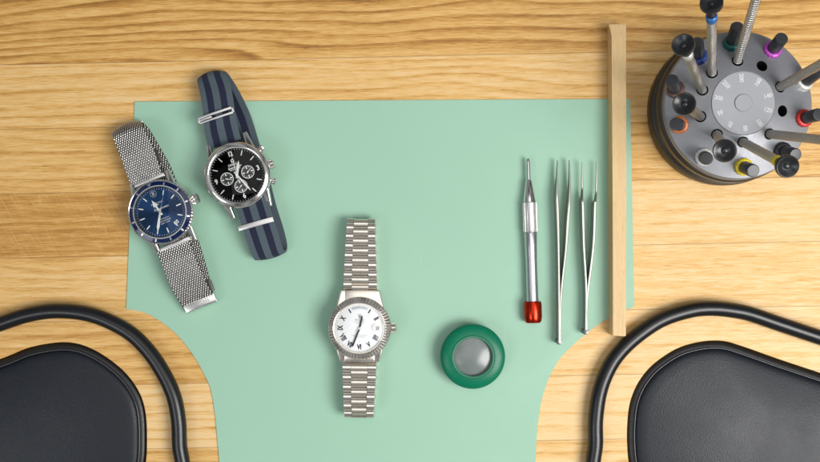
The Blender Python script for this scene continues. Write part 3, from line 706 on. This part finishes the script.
# ------------------------------------------------------------------ watch 3: black chronograph on a striped nylon strap
def chrono():
    zt = 20.0; c = P(236.6, 174.8, zt); rot = 19.0; root = empty('wristwatch', (c.x, c.y, MZ), math.radians(rot))
    tag(root, 'steel wristwatch with black three-subdial face on a navy and grey striped strap', 'wristwatch')
    k = S*(H-zt)/H; R = 33.2*k; RD = 27.6*k; Z = zt-MZ
    bm = new(); lathe(bm, [(0, Z-12.5), (R*.8, Z-12), (R*.94, Z-9.5), (R*.99, Z-8), (R*.99, Z-3.4), (R*.95, Z-2.4), (0, Z-2.4)], 96); obj('case', bm, 'steel', root, 30)
    for sx in (-1, 1):
        for sy in (-1, 1):
            bm = new(); lug(bm, sx, sy, 10.4, 15.6, 9.0, 24.0, Z-9.5, Z-3.0, Z-12.5, Z-7.5, 2.6, .7); obj('lug', bm, 'steel', root, 40)
    bm = new(); lathe(bm, [(R*.985, Z-2.5), (R, Z-1.8), (R*.97, Z-1.0), (R*.93, Z-.55), (RD+.75, Z-.15), (RD+.35, Z-.3), (RD+.2, Z-2)], 128, cap=False); obj('bezel', bm, 'steel', root, 25)
    bm = new(); disc(bm, (0, 0), RD+.25, Z-2.8, Z-2.4, 96); dial = obj('dial', bm, 'dial_black', root, 30); zd = Z-2.4
    bm = new(); ring(bm, (0, 0), RD-.16, RD+.1, zd, zd+.2, 128); obj('chapter_ring', bm, 'print_white', dial, 30)
    bm = new()
    for i in range(60): bar(bm, i*6, RD-1.3, RD-.5, .14, zd, .04)
    obj('minute_track', bm, 'print_white', dial, None)
    for i in (1, 2, 4, 5, 7, 8, 10, 11):
        bm = new(); bar(bm, i*30, RD-4.6, RD-1.5, .60, zd, .35, .08); obj('hour_marker', bm, 'lume', dial, None)
    for i, s in ((0, '12'), (3, '3'), (6, '6'), (9, '9')):
        d = clock(i*30)*(RD-3.3); obj('numeral', text_bm(s, 4.2 if i else 4.0, T((d.x, d.y, zd+.15)) @ Matrix.Scale(.85, 4, (1, 0, 0)), .12, .85, bold=.13), 'lume', dial, None)
    for (sx, sy) in ((-6.6, -.3), (6.6, -.3), (0, -7.0)):
        cx, cy = sx, sy; bm = new(); lathe(bm, [(3.9, zd+.02), (3.9, zd+.06), (0, zd+.06)], 40, T((cx, cy, 0)), cap=False)
        sd = obj('subdial', bm, simple('subdial_black', (0.012, 0.012, 0.014), .4), dial, 30)
        bm = new(); ring(bm, (cx, cy), 3.55, 3.95, zd, zd+.12, 48)
        for i in range(12):
            box(bm, (0, 3.0 if i % 3 else 2.6, zd+.1), (.22 if i % 3 else .75, .8 if i % 3 else 1.5, .08), T((cx, cy, 0)) @ RZ(-i*30))
        obj('subdial_scale', bm, 'print_white', sd, None)
        bm = new(); a = random.uniform(0, 360); bm2 = new(); hand(bm2, a, [(-1.0, .22), (0, .25), (3.1, .08)], zd+.2, .12); bm2.transform(T((cx, cy, 0))); add_bm(bm, bm2); disc(bm, (cx, cy), .45, zd+.15, zd+.4, 16)
        obj('subdial_hand', bm, 'lume', sd, None)
    bm = text_bm('\u03a9', 2.7, T((0, 8.9, zd+.15)), .1, bold=.08); obj('emblem', bm, 'steel', dial, None)
    bm = text_bm('OMEGA', 1.9, T((0, 6.7, zd+.06)), .03, 1.1, bold=.06); add_bm(bm, text_bm('Speedmaster', 1.7, T((0, 5.0, zd+.06)), .03, .95, .3, .05)); add_bm(bm, text_bm('PROFESSIONAL', .95, T((0, 3.7, zd+.06)), .03, 1.0, bold=.03))
    obj('dial_text', bm, 'print_white', dial, None)
    bm = new(); hand(bm, 25, [(-2, .45), (0, .6), (5.5, .85), (8.8, 0)], zd+.7); obj('hour_hand', bm, 'lume', root, None)
    bm = new(); hand(bm, 157, [(-2.5, .35), (0, .45), (10.0, .55), (12.5, 0)], zd+1.1); obj('minute_hand', bm, 'lume', root, None)
    bm = new(); hand(bm, 4, [(-4, .3), (-3.8, .12), (0, .12), (13.5, .06)], zd+1.45, .1); disc(bm, (0, 0), .8, zd+1.4, zd+1.65, 20); obj('second_hand', bm, 'steel', root, None)
    bm = new(); lathe(bm, [(RD+.3, Z-1.5), (RD+.3, Z-.1), (RD*.8, Z+.5), (RD*.4, Z+.9), (0, Z+1.0)], 96, cap=False); obj('crystal', bm, 'crystal', root, 40)
    crown(root, R*.98, Z-6.3, 90, 2.8, 2.7, 'steel', stem=.6, teeth=24)
    for a in (60, 118): crown(root, R*.98, Z-6.3, a, 1.9, 1.9, 'steel', 'pusher', 1.8, 12)
    rb = Ribbon([((209,150,12),(241,139,12)), ((204.5,130,12.5),(236,119,12.5)), ((203,112,14),(233.5,102,14)), ((200.5,95,13.5),(230.5,86,13.5)), ((197.8,83,10.5),(226.5,75.5,10.5)), ((198,79.5,6),(226,72.5,6)),
                 ((201.5,83,2.6),(230,76.5,2.6)), ((208,97,1.9),(239,91,1.9)), ((218,122,1.9),(250,114,1.9)), ((226,148,1.9),(258,139,1.9)), ((236,178,1.9),(267,169,1.9)), ((245,210,1.9),(275.5,203,1.9)), ((251,235,1.9),(283,227,1.9)),
                 ((255.5,253,2.4),(287,244,2.4)), ((255.8,259,5.5),(285.8,251,5.5)), ((253,257,10),(282.8,248.5,10)), ((247.5,243,13),(278.2,233,13)), ((240.5,222,13.5),(271.8,212,13.5)), ((234.5,203,12),(265.5,192,12))])
    bm = new(); cw = lambda u: .3+sum(hh*math.exp(-((u-rb.d[q])/5.0)**2) for q, hh in ((45, 2.3), (138, 1.3))); rb.surface(bm, 1.3, 1.2, 12, cw); strap = obj('strap', bm, 'nato', root, 60, world=True)
    def keeper(a, b, wd, z, mat, name, tilt=0):
        A, B = P(a[0], a[1], z), P(b[0], b[1], z); d = (B-A).normalized(); s = Vector((-d.y, d.x, 0))
        bm = new()
        def br(p0, p1, w_, h_):
            dd = (p1-p0).normalized(); ss = Vector((-dd.y, dd.x, 0))*w_/2; u = Vector((0, 0, h_/2))
            hexa(bm, [p0-ss-u, p1-ss-u, p1+ss-u, p0+ss-u, p0-ss+u, p1-ss+u, p1+ss+u, p0+ss+u], .25, 2)
        if name == 'buckle':
            s2 = s*wd
            br(A, B, 1.5, 1.5); br(A-d*.2, A-s2-d*.2, 1.3, 1.5); br(B+d*.2, B-s2+d*.2, 1.3, 1.5); br(A-s2, B-s2, 1.3, 1.5)
            br(A-s2*.5+Vector((0, 0, .3)), A-s2*.5+d*8+Vector((0, 0, .3)), 1.1, 1.0)
        else:
            br(A, B, wd, 1.0); br(A-d*.4+Vector((0, 0, -1.3)), A-d*.3+d*.8+Vector((0, 0, -1.3)), wd, 3.2); br(B-d*.4+Vector((0, 0, -1.3)), B+d*.4+Vector((0, 0, -1.3)), wd, 3.2)
        obj(name, bm, mat, root, 40, world=True)
    keeper((198.5, 118.5), (231.5, 107.5), 3.0, 15.8, 'steel_brushed', 'buckle')
    keeper((239.0, 228.6), (272.6, 219.2), 3.0, 14.9, 'steel_brushed', 'keeper')
chrono()

# ------------------------------------------------------------------ loupe
def loupe():
    c = P(472.7, 356.4, 10); root = empty('eye_loupe', (c.x, c.y, MZ)); tag(root, 'round green plastic eye loupe standing on the mat right of the white dial watch', 'loupe')
    bm = new(); lathe(bm, [(15.4, 0), (16.6, .4), (17.2, 2), (18.4, 5), (19.4, 7.6), (19.75, 9), (19.7, 9.9), (19.2, 10.8), (18.0, 11.6), (16, 12.3), (14.2, 12.75), (13.2, 12.8), (12.9, 12.4), (12.7, 8), (12.6, 3), (13.4, 0)], 128, cap=False); b = obj('housing', bm, 'green_plastic', root, 50)
    bm = new(); lathe(bm, [(12.95, 12.4), (12.85, 13.0), (12.5, 13.15), (12.0, 12.9), (11.6, 12.0), (11.5, 8), (12.6, 8)], 128, cap=False); obj('lens_rim', bm, 'green_rim', root, 40)
    a = NT('loupe_lens'); a.base((0.82, 0.86, 0.85), 0.22, 0.0, Transmission_Weight=0.35, IOR=1.5)
    n = a.noise(a.coord(), .10, 3, .5); a.put(a.p.inputs['Base Color'], a.mix(n, (.17, .23, .24), (.36, .36, .33)))  # blue-grey and warm grey in the colour stand in for reflections
    bm = new(); lathe(bm, [(0, 11.4), (4, 11.2), (8, 10.6), (11.6, 9.6), (11.6, 8.2), (8, 7.4), (0, 7)], 96, cap=False); obj('lens', bm, a.m, root, 60)
loupe()

# ------------------------------------------------------------------ red capped screwdriver
def along(a, b):
    d = (b-a).normalized(); return Matrix.Translation(a) @ d.to_track_quat('Z', 'Y').to_matrix().to_4x4(), (b-a).length
def red_driver():
    A, B = P(528.0, 158.5, 5), P(533.2, 322.5, 5.6); mat, L = along(A, B)
    root = empty('precision_screwdriver', ((A+B)/2).xy.to_3d()+Vector((0, 0, MZ))); tag(root, 'precision screwdriver with silver handle and shiny red cap lying left of the tweezers', 'screwdriver')
    s = L/164.0
    def part(name, prof, m, mod=None, seg=48, parent=root):
        bm = new(); lathe(bm, [(r*.655, z*s) for r, z in prof], seg, mat, mod=mod); return obj(name, bm, m, parent, 40, world=True)
    bl = part('blade', [(1.0, 0), (1.6, 1.5), (1.9, 8), (1.9, 23)], 'steel')
    part('nose', [(2.2, 21), (3.0, 22), (5.6, 41), (6.0, 43.5)], 'steel')
    part('knurled_grip', [(5.7, 43.5), (6.5, 44.3), (6.5, 73.2), (5.9, 74)], 'steel_brushed', lambda i, a: ((.22 if math.sin(a*24) > 0 else 0) if i in (1, 2) else 0, 0), 192)
    part('handle', [(5.8, 74), (6.1, 75), (5.7, 90), (5.4, 106), (5.5, 122), (5.5, 138), (5.9, 143)], 'alu')
    part('cap', [(6.0, 142.4), (7.9, 143), (8.5, 146), (8.5, 158), (8.0, 162), (7.0, 164), (6.4, 164.1), (6.1, 163), (0, 162.6)], 'red_metal')
red_driver()

# ------------------------------------------------------------------ tweezers
def tweezers(label, tip, l_px, r_px, wl, group='steel tweezers side by side'):
    """l_px / r_px: (px, py, thickness mm) along each arm from tip to heel"""
    mid = P(l_px[-1][0], (l_px[0][1]+l_px[-1][1])/2, MZ); root = empty('tweezers', mid); tag(root, label, 'tweezers', group)
    for arm in (l_px, r_px):
        q = cr([(p[0], p[1], p[2]) for p in arm], 10); bm = new(); ringv = []; n = len(q)
        for i, p in enumerate(q):
            t = i/(n-1); ww = wl(t); a = P(p.x, p.y, MZ); th = p.z/2; z0 = MZ+4.4-ww/2; z1 = MZ+4.4+ww/2
            b = min(.3, th*.5)
            pts = [(-th, z0+b), (-th+b, z0), (th-b, z0), (th, z0+b), (th, z1-b), (th-b, z1), (-th+b, z1), (-th, z1-b)]
            k1 = P(p.x, p.y, z1); ringv.append([bm.verts.new((k1.x+dx, k1.y, z)) for dx, z in pts])
        for A, B in zip(ringv, ringv[1:]):
            for k in range(8): bm.faces.new([A[k], A[(k+1) % 8], B[(k+1) % 8], B[k]])
        bm.faces.new(ringv[0]); bm.faces.new(ringv[-1][::-1]); obj('arm', bm, 'tweezer', root, 40, world=True)
    e = l_px[-1]; k1 = P(e[0]+.3, e[1]-1, MZ+8.5); bm = new(); box(bm, (k1.x, k1.y, MZ+4.4), (2.7, 3.2, 8.4), None, .5, 2); obj('heel', bm, 'steel_dark', root, 40, world=True)
W1 = lambda t: 2.0+6.6*min(1, max(0, (t-.02)/.3))
tweezers('slim steel tweezers with long curved tips, the left pair beside the screwdriver', None,
         [(557.8,160,.6),(557.3,178,.9),(557.2,198,1.7),(558.0,218,1.8),(558.6,245,1.5),(559.2,290,1.4),(559.4,343,1.3)],
         [(569.4,160,.6),(570.0,178,.9),(569.7,198,1.5),(568.0,222,1.9),(566.0,250,1.5),(562.2,285,1.4),(560.8,310,1.2),(560.4,343,1.1)], W1)
W2 = lambda t: 1.6+6.6*min(1, max(0, (t-.2)/.12))
tweezers('steel tweezers with needle-fine straight tips, the right pair next to the wooden stick', None,
         [(582.2,162,.45),(582.3,185,1.2),(582.5,201,.9),(582.9,205,1.7),(584.0,245,1.6),(586.4,290,1.4),(586.0,333,1.3)],
         [(596.9,162,.45),(596.6,185,1.2),(595.8,201,.9),(595.2,205,1.7),(593.6,245,1.6),(588.6,287,1.4),(587.0,310,1.1),(587.0,333,1.1)], W2)

# ------------------------------------------------------------------ screwdriver stand
SC = P(720.5, 111.8, 0)
def cone_z(r): return 32.2+(41.0-32.2)*max(0, (43.0-r))/(43.0-18) if r > 18 else 41.0
def hit(px, py):            # photo point on the cone of the stand
    z = 36.0
    for _ in range(30):
        p = P(px, py, z); z = .5*z+.5*cone_z((p-Vector((SC.x, SC.y, z))).length)
    return P(px, py, z)
def aim(b, e, L):           # the end of a rod of length L from b that is seen at photo point e
    best = None
    for i in range(400):
        z = b.z+L*(.2+.8*i/399); q = P(e[0], e[1], z); d = abs((q-b).length-L)
        if best is None or d < best[0]: best = (d, q)
    return best[1]
LONG = [((712, 73), (711.5, 4), 'blue', 'long screwdriver with blue ring leaning up to the top edge of the photo'),
        ((737.5, 61), (763, -24), 'steel', 'long knurled screwdriver right of the blue-ringed one, its head beyond the top edge'),
        ((702.5, 90), (683.5, 45.5), 'steel', 'screwdriver with black cupped head leaning to the upper left of the stand'),
        ((780, 87), (849, 48), 'steel', 'long knurled screwdriver leaning right above the red ring, its head beyond the right edge'),
        ((769.5, 134), (850, 143), 'steel', 'long knurled screwdriver leaning right below the red ring, its head beyond the right edge'),
        ((743, 142), (786.5, 166), 'yellow', 'screwdriver with yellow ring and black cupped head leaning to the lower right over the rim'),
        ((717, 134.5), (724.5, 150.5), 'steel', 'screwdriver with black cupped head leaning downwards between the white and yellow rings'),
        ((700.5, 116.5), (684.5, 104), 'steel', 'screwdriver with black cupped head leaning left just above the orange ring')]
EMPTY = [(762, 66), (782.5, 111)]
def stand():
    root = empty('screwdriver_stand', (SC.x, SC.y, 0)); tag(root, 'round grey rotating screwdriver stand with dark base at the top right of the bench', 'tool stand')
    bm = new(); lathe(bm, [(0, .1), (44.6, .1), (45.8, 1.0), (46.0, 8.0), (45.0, 10.2), (42.5, 11.0), (41.4, 11.6), (41.4, 14.2), (0, 14.2)], 160); obj('base', bm, 'stand_base', root, 30)
    bm = new(); lathe(bm, [(0, 14.6), (41.0, 14.6), (44.2, 15.6), (44.8, 17.0), (44.8, 23.0), (43.8, 24.6), (42.4, 25.0), (42.4, 26.4), (0, 26.4)], 160); obj('collar', bm, 'stand_base', root, 30)
    bm = new(); lathe(bm, [(0, 26.8), (42.6, 26.8), (43.6, 27.6), (43.6, 31.3), (43.0, 32.2), (31, cone_z(31)), (18.6, cone_z(18.6)), (17.5, 40.2), (0, 40.2)], 160)
    dm = obj('turntable', bm, ['disc_grey', 'hole'], root, 30)
    # drill the ten holes
    cut = new()
    for (b, e) in [(l[0], l[1]) for l in LONG]+[(h, None) for h in EMPTY]:
        p = hit(*b); d = (aim(p, e, 72)-p).normalized() if e else (Vector((p.x-SC.x, p.y-SC.y, 0)).normalized()*.3+Vector((0, 0, 1))).normalized()
        m = Matrix.Translation(p-d*9.5) @ d.to_track_quat('Z', 'Y').to_matrix().to_4x4(); lathe(cut, [(3.3, 0), (3.3, 16)], 28, m)
    co = obj('cutter', cut, 'hole', root, None, world=True)
    md = dm.modifiers.new('holes', 'BOOLEAN'); md.object = co; md.operation = 'DIFFERENCE'; md.solver = 'EXACT'; md.material_mode = 'TRANSFER'
    dg = bpy.context.evaluated_depsgraph_get(); me = bpy.data.meshes.new_from_object(dm.evaluated_get(dg)); dm.modifiers.clear(); old = dm.data; dm.data = me; me.name = 'turntable'
    me.set_sharp_from_angle(angle=math.radians(30))
    cm = co.data; bpy.data.objects.remove(co); bpy.data.meshes.remove(cm)
    bm = new(); lathe(bm, [(0, 40.3), (18.3, 40.3), (18.3, 41.05), (18.15, 41.2), (0, 41.2)], 96); pl = obj('number_plate', bm, 'dial_plate', root, 30)
    bm = new(); lathe(bm, [(0, 41.1), (5.1, 41.1), (5.1, 41.7), (4.9, 41.9), (0, 41.9)], 48); obj('knob', bm, 'dial_plate', root, 30)
    pc = P(741.7, 100.3, 41.3)
    nums = [(230, 72, '200'), (330, 98, '160'), (395, 178, '140'), (403, 268, '120'), (345, 350, '100'), (255, 402, '80'), (150, 375, '60'), (80, 290, '50'), (82, 190, '300'), (135, 108, '250')]
    for (x, y, s) in nums:
        v = Vector((x-243, 222-y, 0)); d = v.normalized()*14.6; ang = math.degrees(math.atan2(d.y, d.x))
        rot_ = ang if s == '300' or False else ang
        bm = text_bm(s, 3.5, T((d.x, d.y, 41.28)) @ RZ(rot_+(180 if d.x < 0 else 0)), .05, .95, bold=.12); obj('number', bm, 'print_faint', pl, None)
stand()

def long_driver():
    root = empty('bench_screwdriver', (0, 0, 0))
    bm = new(); r = 2.45; prof = [(1.6, -7), (1.7, -1.2), (2.2, -.6), (r, 0)]; z = 0
    while z < 56.5: prof += [(r+.16, z+.3), (r+.16, z+.62), (r-.06, z+.92)]; z += .92
    lathe(bm, prof+[(2.3, z+.6)], 28); obj('shaft', bm, 'knurl', root, 60)
    bm = new(); lathe(bm, [(2.3, 57), (3.05, 57.5), (3.05, 61.0), (2.5, 61.5)], 32); obj('colour_ring', bm, 'ring_blue', root, 40)
    bm = new(); lathe(bm, [(2.3, 61.3), (2.6, 62), (2.4, 66), (3.0, 68), (5.4, 70.6), (5.9, 71.4), (5.9, 73.6), (5.5, 74.2), (4.9, 74.1), (3.6, 72.9), (1.6, 72.4), (1.4, 73.0), (.9, 73.3), (0, 73.35)], 48); obj('cup_head', bm, 'black_plastic', root, 40)
    return root
proto = long_driver(); kids = list(proto.children)
for i, (b, e, colr, label) in enumerate(LONG):
    p = hit(*b); q = aim(p, e, 72); d = (q-p).normalized()
    if i == 0: r, ks = proto, kids
    else:
        r = proto.copy(); COL.objects.link(r); ks = []
        for ch in kids: c_ = ch.copy(); COL.objects.link(c_); c_.parent = r; ks.append(c_)
    r.location = p/1000; r.rotation_euler = d.to_track_quat('Z', 'Y').to_euler()
    tag(r, label, 'screwdriver', 'long screwdrivers standing in the stand')
    for kk in ks:
        if kk.name.startswith('colour_ring'): kk.material_slots[0].link = 'OBJECT'; kk.material_slots[0].material = M['ring_'+colr]

CAPS = [((698.5, 57), (697, 42), 'navy', 'short black blade tube with navy blue ring behind the upper left cupped screwdriver'),
        ((731.5, 44), (737.5, 26), 'teal', 'short black blade tube with dark green ring at the top rim of the stand'),
        ((772, 50.5), (782, 38), 'magenta', 'short black blade tube with magenta ring at the upper right rim'),
        ((803, 83), (820, 70), 'white', 'short black blade tube with white ring partly behind a screwdriver at the right rim'),
        ((803, 118.5), (819, 114.5), 'red', 'short black blade tube with red ring at the right rim'),
        ((781.5, 150.5), (796, 155), 'black', 'short black blade tube with black ring at the lower right rim'),
        ((743, 166.5), (753.5, 171), 'yellow', 'short black blade tube with yellow ring at the bottom rim'),
        ((704, 157), (706.5, 158.5), 'white', 'short black blade tube with white ring at the lower left rim, pointing straight up'),
        ((679.5, 125), (676, 124), 'orange', 'short black blade tube with orange ring at the left rim'),
        ((676, 90), (671.5, 80), 'brown', 'short black blade tube with dark brown ring at the left rim above the orange one')]
def blade_tube():
    root = empty('blade_tube', (0, 0, 0))
    bm = new(); md = lambda i, a: ((.18 if math.sin(a*14) > 0 else 0) if i in (1, 2) else 0, 0)
    lathe(bm, [(4.0, -2.0), (5.0, -1.6), (5.0, 2.4), (4.4, 3.0), (3.6, 3.1)], 112, mod=md); obj('colour_ring', bm, 'ring_navy', root, 40)
    bm = new(); lathe(bm, [(3.5, 2.6), (3.75, 3.2), (3.75, 15.2), (3.4, 15.8), (2.6, 15.9), (0, 15.75)], 40); obj('cap', bm, 'black_cap', root, 40)
    return root
proto = blade_tube(); kids = list(proto.children)
for i, (b, e, colr, label) in enumerate(CAPS):
    p = hit(*b); q = aim(p, e, 16); d = (q-p).normalized()
    if i == 0: r, ks = proto, kids
    else:
        r = proto.copy(); COL.objects.link(r); ks = []
        for ch in kids: c_ = ch.copy(); COL.objects.link(c_); c_.parent = r; ks.append(c_)
    r.location = p/1000; r.rotation_euler = d.to_track_quat('Z', 'Y').to_euler()
    tag(r, label, 'blade tube', 'short blade tubes round the rim of the stand')
    for kk in ks:
        if kk.name.startswith('colour_ring'): kk.material_slots[0].link = 'OBJECT'; kk.material_slots[0].material = M['ring_'+colr]
